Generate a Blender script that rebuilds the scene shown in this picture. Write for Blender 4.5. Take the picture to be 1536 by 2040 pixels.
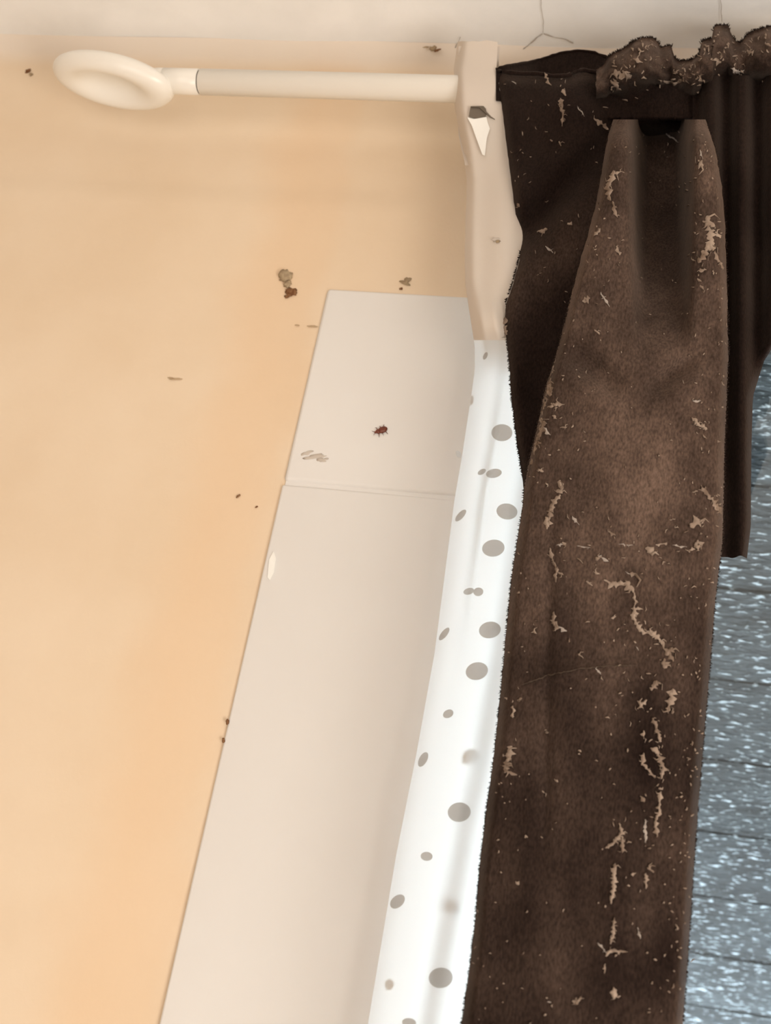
import bpy, bmesh, math, random
from mathutils import Vector, Matrix, noise
random.seed(7)
S = bpy.context.scene
for o in list(bpy.data.objects): bpy.data.objects.remove(o)
COL = S.collection

# ---------------------------------------------------------------- camera
F = 2500.0                       # focal length in pixels of the 1536x2040 frame
eX = Vector((13080, 1213, -2500)).normalized()
eZ = Vector((952, -5120, 2500)).normalized()
eY = eZ.cross(eX)
CAM = Vector((0, -0.75, 1.5))
def ray(px, py):
    v = Vector((px-768, py-1020, F))
    return Vector((eX.dot(v), eY.dot(v), eZ.dot(v)))
def P(px, py, Y):
    d = ray(px, py); return CAM + d*((Y-CAM.y)/d.y)
def PZ(px, py, Z):
    d = ray(px, py); return CAM + d*((Z-CAM.z)/d.z)
cd = bpy.data.cameras.new('camera'); cam = bpy.data.objects.new('camera', cd); COL.objects.link(cam)
cd.sensor_fit = 'VERTICAL'; cd.sensor_height = 24; cd.lens = 24*F/2040
cd.clip_start = 0.01
m = Matrix(((eX.x, -eX.y, -eX.z), (eY.x, -eY.y, -eY.z), (eZ.x, -eZ.y, -eZ.z)))
cam.matrix_world = Matrix.Translation(CAM) @ m.to_4x4()
cd.dof.use_dof = True; cd.dof.focus_distance = 0.78; cd.dof.aperture_fstop = 7.5
S.camera = cam

# ---------------------------------------------------------------- light
W = bpy.data.worlds.new('daylight'); S.world = W; W.use_nodes = True
bg = W.node_tree.nodes['Background']
bg.inputs[0].default_value = (0.84, 0.93, 1.0, 1); bg.inputs[1].default_value = 13.5
ld = bpy.data.lights.new('room_lamp', 'AREA'); lo = bpy.data.objects.new('room_lamp', ld); COL.objects.link(lo)
ld.shape = 'DISK'; ld.size = 0.75; ld.energy = 15.8; ld.color = (1.0, 0.93, 0.85)
lo.location = (0.78, -0.92, 1.06)
lo.rotation_euler = (Vector((-0.15, 0, 2.05))-lo.location).to_track_quat('-Z', 'Y').to_euler()
fd = bpy.data.lights.new('fill_light', 'AREA'); fl = bpy.data.objects.new('fill_light', fd); COL.objects.link(fl)  # added soft fill for room bounce; no such lamp in the room
fd.shape = 'DISK'; fd.size = 1.3; fd.energy = 12.0; fd.color = (1.0, 0.95, 0.90)
fl.location = (-0.4, -2.05, 1.0)
fl.rotation_euler = (Vector((-0.2, 0, 2.1))-fl.location).to_track_quat('-Z', 'Y').to_euler()
S.view_settings.view_transform = 'Standard'; S.view_settings.look = 'None'
S.view_settings.exposure = 0.0; S.view_settings.gamma = 1.0; S.view_settings.use_curve_mapping = False

# ---------------------------------------------------------------- materials
def mat(name, col, rough=0.6, col2=None, nscale=20, nlo=0.35, nhi=0.7, bump=0.0, bscale=200, sheen=0.0, spec=0.3, bdist=0.001):
    M = bpy.data.materials.new(name); M.use_nodes = True
    nt = M.node_tree; b = nt.nodes['Principled BSDF']
    b.inputs['Base Color'].default_value = (*col, 1); b.inputs['Roughness'].default_value = rough
    b.inputs['Specular IOR Level'].default_value = spec
    if sheen: b.inputs['Sheen Weight'].default_value = sheen; b.inputs['Sheen Roughness'].default_value = 0.4
    tc = nt.nodes.new('ShaderNodeTexCoord')
    if col2:
        n = nt.nodes.new('ShaderNodeTexNoise'); n.inputs['Scale'].default_value = nscale; n.inputs['Detail'].default_value = 5
        r = nt.nodes.new('ShaderNodeValToRGB'); r.color_ramp.elements[0].position = nlo; r.color_ramp.elements[1].position = nhi
        r.color_ramp.elements[0].color = (*col, 1); r.color_ramp.elements[1].color = (*col2, 1)
        nt.links.new(tc.outputs['Object'], n.inputs['Vector']); nt.links.new(n.outputs['Fac'], r.inputs['Fac'])
        nt.links.new(r.outputs['Color'], b.inputs['Base Color'])
    if bump:
        n2 = nt.nodes.new('ShaderNodeTexNoise'); n2.inputs['Scale'].default_value = bscale; n2.inputs['Detail'].default_value = 4
        bp = nt.nodes.new('ShaderNodeBump'); bp.inputs['Strength'].default_value = bump; bp.inputs['Distance'].default_value = bdist
        nt.links.new(tc.outputs['Object'], n2.inputs['Vector']); nt.links.new(n2.outputs['Fac'], bp.inputs['Height'])
        nt.links.new(bp.outputs['Normal'], b.inputs['Normal'])
    return M
M = {}
M['wall'] = mat('cream_wall_paint', (0.785, 0.625, 0.45), 0.7, (0.83, 0.68, 0.51), 9, 0.35, 0.7, 0.15, 260)
def wall_extra(Mw):
    """a warm stain beside the casing and a ragged margin of ceiling white along the top"""
    nt = Mw.node_tree; L = nt.links.new; b = nt.nodes['Principled BSDF']
    src = b.inputs['Base Color'].links[0].from_socket
    tc = nt.nodes.new('ShaderNodeTexCoord'); sx = nt.nodes.new('ShaderNodeSeparateXYZ'); L(tc.outputs['Object'], sx.inputs[0])
    n = nt.nodes.new('ShaderNodeTexNoise'); n.inputs['Scale'].default_value = 14; n.inputs['Detail'].default_value = 4; L(tc.outputs['Object'], n.inputs['Vector'])
    def madd(a, k, c):
        m_ = nt.nodes.new('ShaderNodeMath'); m_.operation = 'MULTIPLY_ADD'; L(a, m_.inputs[0]); m_.inputs[1].default_value = k
        if isinstance(c, float): m_.inputs[2].default_value = c
        else: L(c, m_.inputs[2])
        return m_.outputs[0]
    def ramp(a, stops):
        r_ = nt.nodes.new('ShaderNodeValToRGB'); e = r_.color_ramp.elements
        while len(e) < len(stops): e.new(0.5)
        for q, (p_, v_) in zip(e, stops): q.position = p_; q.color = (v_, v_, v_, 1)
        r_.color_ramp.interpolation = 'EASE'; L(a, r_.inputs['Fac']); return r_.outputs['Color']
    def mix(f, a, colr):
        m_ = nt.nodes.new('ShaderNodeMix'); m_.data_type = 'RGBA'; L(f, m_.inputs[0]); L(a, m_.inputs[6]); m_.inputs[7].default_value = (*colr, 1); return m_.outputs[2]
    wob = madd(n.outputs['Fac'], 0.05, -0.025)
    xx = madd(sx.outputs[0], 1.0, wob)                       # metres
    f1 = ramp(madd(xx, 4.0, 1.6), [(0.30, 0.0), (0.50, 0.55), (0.60, 0.45), (0.68, 0.1)])   # X from -0.33 to -0.23
    c1 = mix(f1, src, (0.80, 0.575, 0.37))
    wz = madd(n.outputs['Fac'], 0.012, -0.006)
    zz = madd(sx.outputs[2], 1.0, wz)
    f2 = ramp(madd(zz, 12.0, -26.7), [(0.45, 0.0), (0.80, 0.85)])                            # last two centimetres
    c2 = mix(f2, c1, (0.84, 0.77, 0.69)); L(c2, b.inputs['Base Color'])
wall_extra(M['wall'])
M['ceiling'] = mat('ceiling_plaster', (0.86, 0.865, 0.86), 0.85, (0.93, 0.935, 0.93), 22, 0.3, 0.7, 0.35, 150)
M['white'] = mat('white_paint', (0.80, 0.775, 0.745), 0.45, (0.84, 0.82, 0.79), 6, 0.3, 0.7, 0.06, 120)
M['rod'] = mat('white_plastic', (0.90, 0.87, 0.80), 0.3, None, spec=0.5)
M['lint'] = mat('dust_lint', (0.18, 0.128, 0.095), 1.0, (0.36, 0.28, 0.22), 90, 0.35, 0.65, spec=0.0)
M['lint_pale'] = mat('pale_lint', (0.36, 0.31, 0.27), 1.0, spec=0.0)
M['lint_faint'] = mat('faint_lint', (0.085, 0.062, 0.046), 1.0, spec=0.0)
M['web'] = mat('cobweb', (0.42, 0.38, 0.34), 1.0, spec=0.0)
M['bug'] = mat('bug_shell', (0.12, 0.022, 0.008), 0.35, (0.20, 0.045, 0.018), 400, 0.4, 0.6, spec=0.5)
M['dirt'] = mat('brown_dirt', (0.16, 0.065, 0.025), 0.9, (0.25, 0.13, 0.06), 500, 0.4, 0.6)
M['husk'] = mat('grey_husk', (0.33, 0.24, 0.15), 0.9, (0.42, 0.32, 0.2), 300, 0.4, 0.6)
M['smudge'] = mat('grey_smudge', (0.60, 0.53, 0.46), 0.9)
M['tan'] = mat('tan_smear', (0.50, 0.36, 0.22), 0.9)
M['slit_dark'] = mat('slit_dark_grey', (0.16, 0.13, 0.10), 0.7)  # dark of the slit in the heading, put in as colour
M['bright'] = mat('bright_white', (0.92, 0.91, 0.86), 0.4)  # white of the bright gap in the heading, and of the paint flake
M['shading_dark'] = mat('dark_shading_surface', (0.03, 0.026, 0.022), 0.8, (0.05, 0.042, 0.036), 14)  # for dark surfaces added outside to cut light on the eave
M['floor'] = mat('floor_boards', (0.62, 0.57, 0.51), 0.6, (0.70, 0.65, 0.59), 12)

def velvet():
    Mv = bpy.data.materials.new('brown_velvet'); Mv.use_nodes = True
    nt = Mv.node_tree; b = nt.nodes['Principled BSDF']; L = nt.links.new
    tc = nt.nodes.new('ShaderNodeTexCoord')
    n = nt.nodes.new('ShaderNodeTexNoise'); n.inputs['Scale'].default_value = 26; n.inputs['Detail'].default_value = 6; n.inputs['Roughness'].default_value = 0.62
    r = nt.nodes.new('ShaderNodeValToRGB')
    r.color_ramp.elements[0].position = 0.30; r.color_ramp.elements[0].color = (0.0105, 0.006, 0.0048, 1)
    r.color_ramp.elements[1].position = 0.72; r.color_ramp.elements[1].color = (0.019, 0.0115, 0.009, 1)
    L(tc.outputs['Object'], n.inputs['Vector']); L(n.outputs['Fac'], r.inputs['Fac'])
    # fine weave speckle
    mp = nt.nodes.new('ShaderNodeMapping'); mp.inputs['Scale'].default_value = (1.0, 1.0, 0.45)
    n2 = nt.nodes.new('ShaderNodeTexNoise'); n2.inputs['Scale'].default_value = 900; n2.inputs['Detail'].default_value = 2
    L(tc.outputs['Object'], mp.inputs['Vector']); L(mp.outputs[0], n2.inputs['Vector'])
    mr = nt.nodes.new('ShaderNodeMapRange'); mr.inputs['From Min'].default_value = 0.3; mr.inputs['From Max'].default_value = 0.7
    mr.inputs['To Min'].default_value = 0.62; mr.inputs['To Max'].default_value = 1.35
    L(n2.outputs['Fac'], mr.inputs['Value'])
    mx = nt.nodes.new('ShaderNodeMix'); mx.data_type = 'RGBA'; mx.blend_type = 'MULTIPLY'; mx.inputs[0].default_value = 1
    at = nt.nodes.new('ShaderNodeAttribute'); at.attribute_name = 'dust_shade'
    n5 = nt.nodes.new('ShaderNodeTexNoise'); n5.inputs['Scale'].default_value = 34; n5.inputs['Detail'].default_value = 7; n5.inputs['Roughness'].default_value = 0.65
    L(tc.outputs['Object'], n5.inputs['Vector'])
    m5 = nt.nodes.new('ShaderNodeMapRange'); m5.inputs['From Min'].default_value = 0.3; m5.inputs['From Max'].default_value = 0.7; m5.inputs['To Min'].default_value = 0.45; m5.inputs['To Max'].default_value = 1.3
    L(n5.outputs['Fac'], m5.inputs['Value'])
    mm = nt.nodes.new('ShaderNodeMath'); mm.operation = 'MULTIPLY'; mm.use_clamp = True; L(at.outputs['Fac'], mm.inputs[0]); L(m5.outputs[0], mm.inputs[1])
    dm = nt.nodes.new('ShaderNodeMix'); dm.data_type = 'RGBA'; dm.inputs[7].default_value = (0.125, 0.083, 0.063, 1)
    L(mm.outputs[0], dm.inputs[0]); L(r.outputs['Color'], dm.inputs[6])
    L(dm.outputs[2], mx.inputs[6]); L(mr.outputs[0], mx.inputs[7]); L(mx.outputs[2], b.inputs['Base Color'])
    b.inputs['Roughness'].default_value = 0.95; b.inputs['Specular IOR Level'].default_value = 0.05
    b.inputs['Sheen Weight'].default_value = 0.12; b.inputs['Sheen Roughness'].default_value = 0.5
    b.inputs['Sheen Tint'].default_value = (0.7, 0.55, 0.45, 1)
    bp = nt.nodes.new('ShaderNodeBump'); bp.inputs['Strength'].default_value = 0.5; bp.inputs['Distance'].default_value = 0.0006
    L(n2.outputs['Fac'], bp.inputs['Height']); L(bp.outputs['Normal'], b.inputs['Normal'])
    return Mv
M['velvet'] = velvet()

def sheer_mat(name, dc, tcol, trans):
    Ms = bpy.data.materials.new(name); Ms.use_nodes = True
    nt = Ms.node_tree; L = nt.links.new
    for n in list(nt.nodes): nt.nodes.remove(n)
    out = nt.nodes.new('ShaderNodeOutputMaterial')
    d = nt.nodes.new('ShaderNodeBsdfDiffuse'); d.inputs[0].default_value = (*dc, 1)
    t = nt.nodes.new('ShaderNodeBsdfTranslucent'); t.inputs[0].default_value = (*tcol, 1)
    mx = nt.nodes.new('ShaderNodeMixShader'); mx.inputs[0].default_value = trans
    tc = nt.nodes.new('ShaderNodeTexCoord'); n2 = nt.nodes.new('ShaderNodeTexNoise'); n2.inputs['Scale'].default_value = 300
    bp = nt.nodes.new('ShaderNodeBump'); bp.inputs['Strength'].default_value = 0.12; bp.inputs['Distance'].default_value = 0.0005
    L(tc.outputs['Object'], n2.inputs['Vector']); L(n2.outputs['Fac'], bp.inputs['Height']); L(bp.outputs['Normal'], d.inputs['Normal'])
    L(d.outputs[0], mx.inputs[1]); L(t.outputs[0], mx.inputs[2]); L(mx.outputs[0], out.inputs[0])
    return Ms
M['sheer'] = sheer_mat('white_sheer_cloth', (0.80, 0.765, 0.72), (0.93, 0.915, 0.90), 0.55)
M['sheer_head'] = sheer_mat('unlit_heading_cloth', (0.72, 0.64, 0.56), (0.6, 0.5, 0.4), 0.06)  # heading without backlight: its dimmer beige is put into the colour
M['dot'] = sheer_mat('grey_dot_print', (0.55, 0.51, 0.47), (0.66, 0.62, 0.58), 0.5)

def glass_mat():
    Mg = bpy.data.materials.new('window_glass'); Mg.use_nodes = True
    nt = Mg.node_tree; L = nt.links.new
    for n in list(nt.nodes): nt.nodes.remove(n)
    out = nt.nodes.new('ShaderNodeOutputMaterial')
    t = nt.nodes.new('ShaderNodeBsdfTransparent'); t.inputs[0].default_value = (0.93, 0.97, 0.98, 1)
    g = nt.nodes.new('ShaderNodeBsdfGlossy'); g.inputs['Roughness'].default_value = 0.03
    mx = nt.nodes.new('ShaderNodeMixShader'); mx.inputs[0].default_value = 0.04
    L(t.outputs[0], mx.inputs[1]); L(g.outputs[0], mx.inputs[2]); L(mx.outputs[0], out.inputs[0])
    return Mg
M['glass'] = glass_mat()

def eave_mat():
    Me = bpy.data.materials.new('weathered_grey_wood'); Me.use_nodes = True
    nt = Me.node_tree; b = nt.nodes['Principled BSDF']; L = nt.links.new
    tc = nt.nodes.new('ShaderNodeTexCoord')
    mp = nt.nodes.new('ShaderNodeMapping'); mp.inputs['Scale'].default_value = (0.30, 1.0, 1.0)
    L(tc.outputs['Object'], mp.inputs['Vector'])
    n = nt.nodes.new('ShaderNodeTexNoise'); n.inputs['Scale'].default_value = 42; n.inputs['Detail'].default_value = 8; n.inputs['Roughness'].default_value = 0.7
    r = nt.nodes.new('ShaderNodeValToRGB')
    r.color_ramp.elements[0].position = 0.30; r.color_ramp.elements[0].color = (0.006, 0.007, 0.0075, 1)
    r.color_ramp.elements[1].position = 0.68; r.color_ramp.elements[1].color = (0.07, 0.08, 0.086, 1)
    L(mp.outputs[0], n.inputs['Vector']); L(n.outputs['Fac'], r.inputs['Fac'])
    # pale flecks: lit relief of the wood painted in as colour
    n3 = nt.nodes.new('ShaderNodeTexNoise'); n3.inputs['Scale'].default_value = 260; n3.inputs['Detail'].default_value = 3
    L(mp.outputs[0], n3.inputs['Vector'])
    r3 = nt.nodes.new('ShaderNodeValToRGB'); r3.color_ramp.elements[0].position = 0.585; r3.color_ramp.elements[1].position = 0.68
    L(n3.outputs['Fac'], r3.inputs['Fac'])
    mx = nt.nodes.new('ShaderNodeMix'); mx.data_type = 'RGBA'
    mx.inputs[7].default_value = (0.60, 0.66, 0.70, 1)
    L(r3.outputs['Color'], mx.inputs[0]); L(r.outputs['Color'], mx.inputs[6])
    n4 = nt.nodes.new('ShaderNodeTexNoise'); n4.inputs['Scale'].default_value = 240; n4.inputs['Detail'].default_value = 3  # dark flecks: shade beside the relief, painted in
    mp4 = nt.nodes.new('ShaderNodeMapping'); mp4.inputs['Scale'].default_value = (0.30, 1, 1); mp4.inputs['Location'].default_value = (3, 5, 1)
    L(tc.outputs['Object'], mp4.inputs['Vector']); L(mp4.outputs[0], n4.inputs['Vector'])
    r4 = nt.nodes.new('ShaderNodeValToRGB'); r4.color_ramp.elements[0].position = 0.57; r4.color_ramp.elements[1].position = 0.66
    L(n4.outputs['Fac'], r4.inputs['Fac'])
    mx2 = nt.nodes.new('ShaderNodeMix'); mx2.data_type = 'RGBA'; mx2.inputs[7].default_value = (0.02, 0.025, 0.03, 1)
    L(r4.outputs['Color'], mx2.inputs[0]); L(mx.outputs[2], mx2.inputs[6])
    L(mx2.outputs[2], b.inputs['Base Color'])
    b.inputs['Roughness'].default_value = 0.8; b.inputs['Specular IOR Level'].default_value = 0.25
    bp = nt.nodes.new('ShaderNodeBump'); bp.inputs['Strength'].default_value = 1.0; bp.inputs['Distance'].default_value = 0.004
    L(n3.outputs['Fac'], bp.inputs['Height']); L(bp.outputs['Normal'], b.inputs['Normal'])
    return Me
M['eave'] = eave_mat()

# ---------------------------------------------------------------- helpers
def obj(name, verts, faces, material, parent=None, smooth=True):
    me = bpy.data.meshes.new(name); me.from_pydata([tuple(v) for v in verts], [], faces); me.update()
    me.materials.append(material)
    if smooth:
        for p in me.polygons: p.use_smooth = True
    o = bpy.data.objects.new(name, me); COL.objects.link(o)
    if parent: 
        o.parent = parent; o.matrix_parent_inverse = Matrix.Translation(parent.location).inverted()
    return o
def empty(name, loc):
    o = bpy.data.objects.new(name, None); COL.objects.link(o); o.location = loc; o.empty_display_size = 0.02; return o
def tag(o, label, cat, group=None):
    o['label'] = label; o['category'] = cat
    if group: o['group'] = group
    return o
def struct(o): o['kind'] = 'structure'; return o
def lerp_list(pts, y):
    if y <= pts[0][0]: return pts[0][1]
    for (a, va), (b, vb) in zip(pts, pts[1:]):
        if y <= b: return va+(vb-va)*(y-a)/(b-a)
    return pts[-1][1]
def sm(a, b, x):
    t = max(0., min(1., (x-a)/(b-a))); return t*t*(3-2*t)
def box_vf(x0, x1, y0, y1, z0, z1):
    v = [(x, y, z) for x in (x0, x1) for y in (y0, y1) for z in (z0, z1)]
    f = [(0,1,3,2), (4,6,7,5), (0,4,5,1), (2,3,7,6), (0,2,6,4), (1,5,7,3)]
    return v, f
def bev_box(name, x0, x1, y0, y1, z0, z1, r, material, parent=None, seg=3):
    bm = bmesh.new(); v, f = box_vf(x0, x1, y0, y1, z0, z1)
    bv = [bm.verts.new(p) for p in v]; [bm.faces.new([bv[i] for i in q]) for q in f]
    bmesh.ops.bevel(bm, geom=bm.edges[:], offset=r, segments=seg, affect='EDGES', profile=0.5)
    bmesh.ops.recalc_face_normals(bm, faces=bm.faces[:])
    me = bpy.data.meshes.new(name); bm.to_mesh(me); bm.free(); me.materials.append(material)
    for p in me.polygons: p.use_smooth = True
    o = bpy.data.objects.new(name, me); COL.objects.link(o)
    if parent: o.parent = parent; o.matrix_parent_inverse = Matrix.Translation(parent.location).inverted()
    return o
def dust_shade(o, fn):
    """how light the dusty cloth is, with light and shade painted in"""
    a = o.data.attributes.new('dust_shade', 'FLOAT', 'POINT'); a.data.foreach_set('value', [fn(k) for k in range(len(o.data.vertices))])
def grid_faces(nr, nc, off=0):
    return [(off+i*nc+j, off+i*nc+j+1, off+(i+1)*nc+j+1, off+(i+1)*nc+j) for i in range(nr-1) for j in range(nc-1)]
def tube(pts, rad, n=6, V=None, Fc=None, cap=True):
    """append a tube through 3-D pts with radius list to V, Fc"""
    V = [] if V is None else V; Fc = [] if Fc is None else Fc
    base = len(V); k = len(pts)
    for i, p in enumerate(pts):
        t = (pts[min(i+1, k-1)]-pts[max(i-1, 0)])
        if t.length < 1e-9: t = Vector((0, 0, 1))
        t.normalize(); a = t.orthogonal().normalized(); b = t.cross(a)
        r = rad[i] if isinstance(rad, (list, tuple)) else rad
        for j in range(n):
            th = 2*math.pi*j/n; V.append(p+a*math.cos(th)*r+b*math.sin(th)*r)
    for i in range(k-1):
        for j in range(n):
            Fc.append((base+i*n+j, base+i*n+(j+1) % n, base+(i+1)*n+(j+1) % n, base+(i+1)*n+j))
    if cap:
        Fc.append(tuple(base+j for j in range(n))[::-1]); Fc.append(tuple(base+(k-1)*n+j for j in range(n)))
    return V, Fc
def lump(center, rx, ry, rz, rot, seed, amp=0.25, seg=12, rings=8, V=None, Fc=None):
    V = [] if V is None else V; Fc = [] if Fc is None else Fc
    b = len(V)
    for i in range(rings+1):
        th = math.pi*i/rings
        for j in range(seg):
            ph = 2*math.pi*j/seg
            p = Vector((math.sin(th)*math.cos(ph), math.sin(th)*math.sin(ph), math.cos(th)))
            s = 1+amp*noise.noise(p*1.7+Vector((seed*3.1, seed, 0)))*1.6
            q = Vector((p.x*rx*s, p.y*ry*s, p.z*rz*s)); q.rotate(rot); V.append(center+q)
    for i in range(rings):
        for j in range(seg):
            Fc.append((b+i*seg+j, b+i*seg+(j+1) % seg, b+(i+1)*seg+(j+1) % seg, b+(i+1)*seg+j))
    return V, Fc
from mathutils import Euler

# ---------------------------------------------------------------- room shell
ZC = 2.293
WX0, WX1, WZ0, WZ1 = -0.106, 0.25, 0.95, 2.12     # window opening
WT = 0.13                                           # wall thickness
zr = P(450, 400, 0).z
def wall_y(x, z):
    y = -0.0035*(1-sm(zr-0.004, zr+0.020, z + 0.004*noise.noise(Vector((x*5, 0, 0)))))   # plaster swells below a soft ridge
    y += 0.0010*noise.noise(Vector((x*7, 3, z*6)))
    y -= 0.012*sm(ZC-0.016, ZC, z)**2                                                    # small cove under the ceiling
    return y
xs = [-2.0, -1.4, -1.0]+[-0.80+0.014*i for i in range(50)]+[WX0]+[WX0+0.03+0.06*i for i in range(6)]+[WX1, 0.6, 1.2, 1.5]
zs = [0, 0.5, WZ0, 1.2, 1.35]+[1.40+0.02*i for i in range(30)]+[WZ1]+[2.005+0.009*i for i in range(32)]+[ZC]
xs = sorted(set(round(x, 4) for x in xs)); zs = sorted(set(round(z, 4) for z in zs))
nx, nz = len(xs), len(zs)
V = [Vector((x, wall_y(x, z) if not (WX0-1e-6 <= x <= WX1+1e-6 and WZ0-1e-6 <= z <= WZ1+1e-6) else -0.001, z)) for z in zs for x in xs]
V += [Vector((x, WT, z)) for z in zs for x in xs]
N = nx*nz; Fc = []
def inside(i, j):
    return WX0-1e-6 <= xs[j] and xs[j+1] <= WX1+1e-6 and WZ0-1e-6 <= zs[i] and zs[i+1] <= WZ1+1e-6
edges = {}
for i in range(nz-1):
    for j in range(nx-1):
        if inside(i, j): continue
        q = (i*nx+j, i*nx+j+1, (i+1)*nx+j+1, (i+1)*nx+j)
        Fc.append(q); Fc.append(tuple(N+k for k in q[::-1]))
        for a, b in zip(q, q[1:]+q[:1]):
            edges[(a, b)] = 1
for (a, b) in list(edges):
    if (b, a) not in edges: Fc.append((b, a, N+a, N+b))
wall = struct(obj('wall_back', V, Fc, M['wall']))
me = wall.data
md = wall.modifiers.new('es', 'EDGE_SPLIT'); md.split_angle = math.radians(40)
# ceiling with its own slight unevenness
cx = [-2.0, -1.2]+[-0.9+0.05*i for i in range(30)]+[1.0, 1.5]; cy = [-2.4, -1.6, -1.0]+[-0.8+0.04*i for i in range(21)]+[0.14]
V = [Vector((x, y, ZC+0.0015*noise.noise(Vector((x*8, y*8, 0))))) for y in cy for x in cx]
n0 = len(V); V += [Vector((x, y, ZC+0.08)) for y in cy for x in cx]
Fc = [q[::-1] for q in grid_faces(len(cy), len(cx))]+grid_faces(len(cy), len(cx), n0)
struct(obj('ceiling', V, Fc, M['ceiling']))
for nm, b in (('wall_left', (-2.1, -2.0, -2.4, 0.13, 0, ZC)), ('wall_right', (1.5, 1.6, -2.4, 0.13, 0, ZC)), ('wall_front', (-2.1, 1.6, -2.5, -2.4, 0, ZC))):
    struct(obj(nm, *box_vf(*b), M['wall'], smooth=False))
struct(obj('floor', *box_vf(-2.1, 1.6, -2.5, 0.13, -0.05, 0), M['floor'], smooth=False))

# white casing beside the window: upper block and lower board with a joint between them
tr = struct(empty('trim_1', (-0.17, 0, 0.9)))
zj = P(740, 968, -0.012).z
bev_box('casing_block', P(640, 600, -0.014).x, -0.108, -0.0064, -0.001, zj+0.0015, P(790, 572, -0.012).z, 0.003, M['white'], tr)
bev_box('casing_board', P(640, 600, -0.014).x-0.0005, -0.108, -0.0060, -0.001, 0.85, zj-0.0015, 0.0018, M['white'], tr)
bev_box('casing_backing', P(640, 600, -0.014).x+0.001, -0.109, -0.0042, -0.0008, zj-0.01, zj+0.01, 0.0004, M['white'], tr)
# chipped flake of paint on the casing edge
fv = []; 
for (px, py) in ((533, 1150), (536, 1115), (545, 1098), (550, 1112), (546, 1140), (538, 1156)): fv.append(P(px, py, -0.0068))
for (px, py) in ((533, 1150), (536, 1115), (545, 1098), (550, 1112), (546, 1140), (538, 1156)): fv.append(P(px, py, -0.0052))
obj('paint_flake', fv, [(0,1,2,3,4,5), (11,10,9,8,7,6)]+[(i, (i+1) % 6, 6+(i+1) % 6, 6+i) for i in range(6)], M['bright'], tr, smooth=False)

# window set in the opening
win = struct(empty('window_1', (0.07, 0.07, WZ0)))
fw = 0.05
bev_box('window_frame', WX0, WX0+fw, 0.05, 0.10, WZ0, WZ1, 0.004, M['white'], win)
bev_box('window_frame', WX1-fw, WX1, 0.05, 0.10, WZ0, WZ1, 0.004, M['white'], win)
bev_box('window_frame', WX0+fw, WX1-fw, 0.05, 0.10, WZ1-0.014, WZ1, 0.003, M['white'], win)
bev_box('window_frame', WX0+fw, WX1-fw, 0.05, 0.10, WZ0, WZ0+fw, 0.004, M['white'], win)
obj('pane', *box_vf(WX0+fw-0.005, WX1-fw+0.005, 0.073, 0.077, WZ0+fw-0.005, WZ1-0.012), M['glass'], win, smooth=False)

# sloping eave boards outside, seen through the glass
ang = math.radians(23); nrm = Vector((0, math.sin(ang), math.cos(ang))); sl = Vector((0, math.cos(ang), -math.sin(ang)))
e0 = Vector((0, 0.14, 2.14))
def eave_s(px, py):
    d = ray(px, py); p = CAM+d*((e0-CAM).dot(nrm)/d.dot(nrm)); return (p-e0).dot(sl)
s1, s2, s3 = eave_s(1440, 1355), eave_s(1410, 1512), eave_s(1395, 1655)
wd = (s3-s1)/2
bounds = [s1-6*wd, s1-5*wd, s1-4*wd, s1-3*wd, s1-2*wd, s1-wd, s1, s2, s3]+[s3+wd*k for k in range(1, 5)]
bounds = [-0.005]+[b for b in bounds if b > 0.02]
eave = struct(empty('trim_2', e0)); rng = random.Random(3)
for k, (a, b) in enumerate(zip(bounds, bounds[1:])):
    V = []; nxx = 60
    g = 0.0007
    for (s, h) in ((a+g, 0.02), (a+g, 0.0016), (a+g+0.0012, 0.0), ((a+b)/2, -0.0006), (b-g-0.0012, 0.0), (b-g, 0.0016), (b-g, 0.02)):
        for i in range(nxx+1):
            x = -2.0+4.5*i/nxx
            w = 0.0012*noise.noise(Vector((x*9, k*7.3+(1 if s > (a+b)/2 else 0), 0)))
            V.append(e0+sl*(s+w)+nrm*(h+0.001*noise.noise(Vector((x*5, k*3, s*10))))+Vector((x, 0, 0)))
    o = obj('plank', V, grid_faces(7, nxx+1), M['eave'], eave)
    md = o.modifiers.new('es', 'EDGE_SPLIT'); md.split_angle = math.radians(35)

# dark wall face and unseen deck added to keep the eave dark near the house
struct(obj('wall_outside', *[(lambda V, Fc: (V, Fc))(*z) for z in [(
    [Vector(p) for bx in ((-2.0, WX0-0.01, 0, 2.3), (WX1+0.01, 1.5, 0, 2.3), (WX0-0.01, WX1+0.01, 0, WZ0-0.01), (WX0-0.01, WX1+0.01, WZ1+0.005, 2.3)) for p in box_vf(bx[0], bx[1], 0.131, 0.145, bx[2], bx[3])[0]],
    [tuple(8*k+i for i in q) for k in range(4) for q in box_vf(0, 1, 0, 1, 0, 1)[1]])]][0], M['shading_dark'], smooth=False))
struct(obj('floor_shading_deck', *box_vf(-2.5, 3.0, 0.15, 1.30, 0.80, 0.86), M['shading_dark'], smooth=False))

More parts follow.
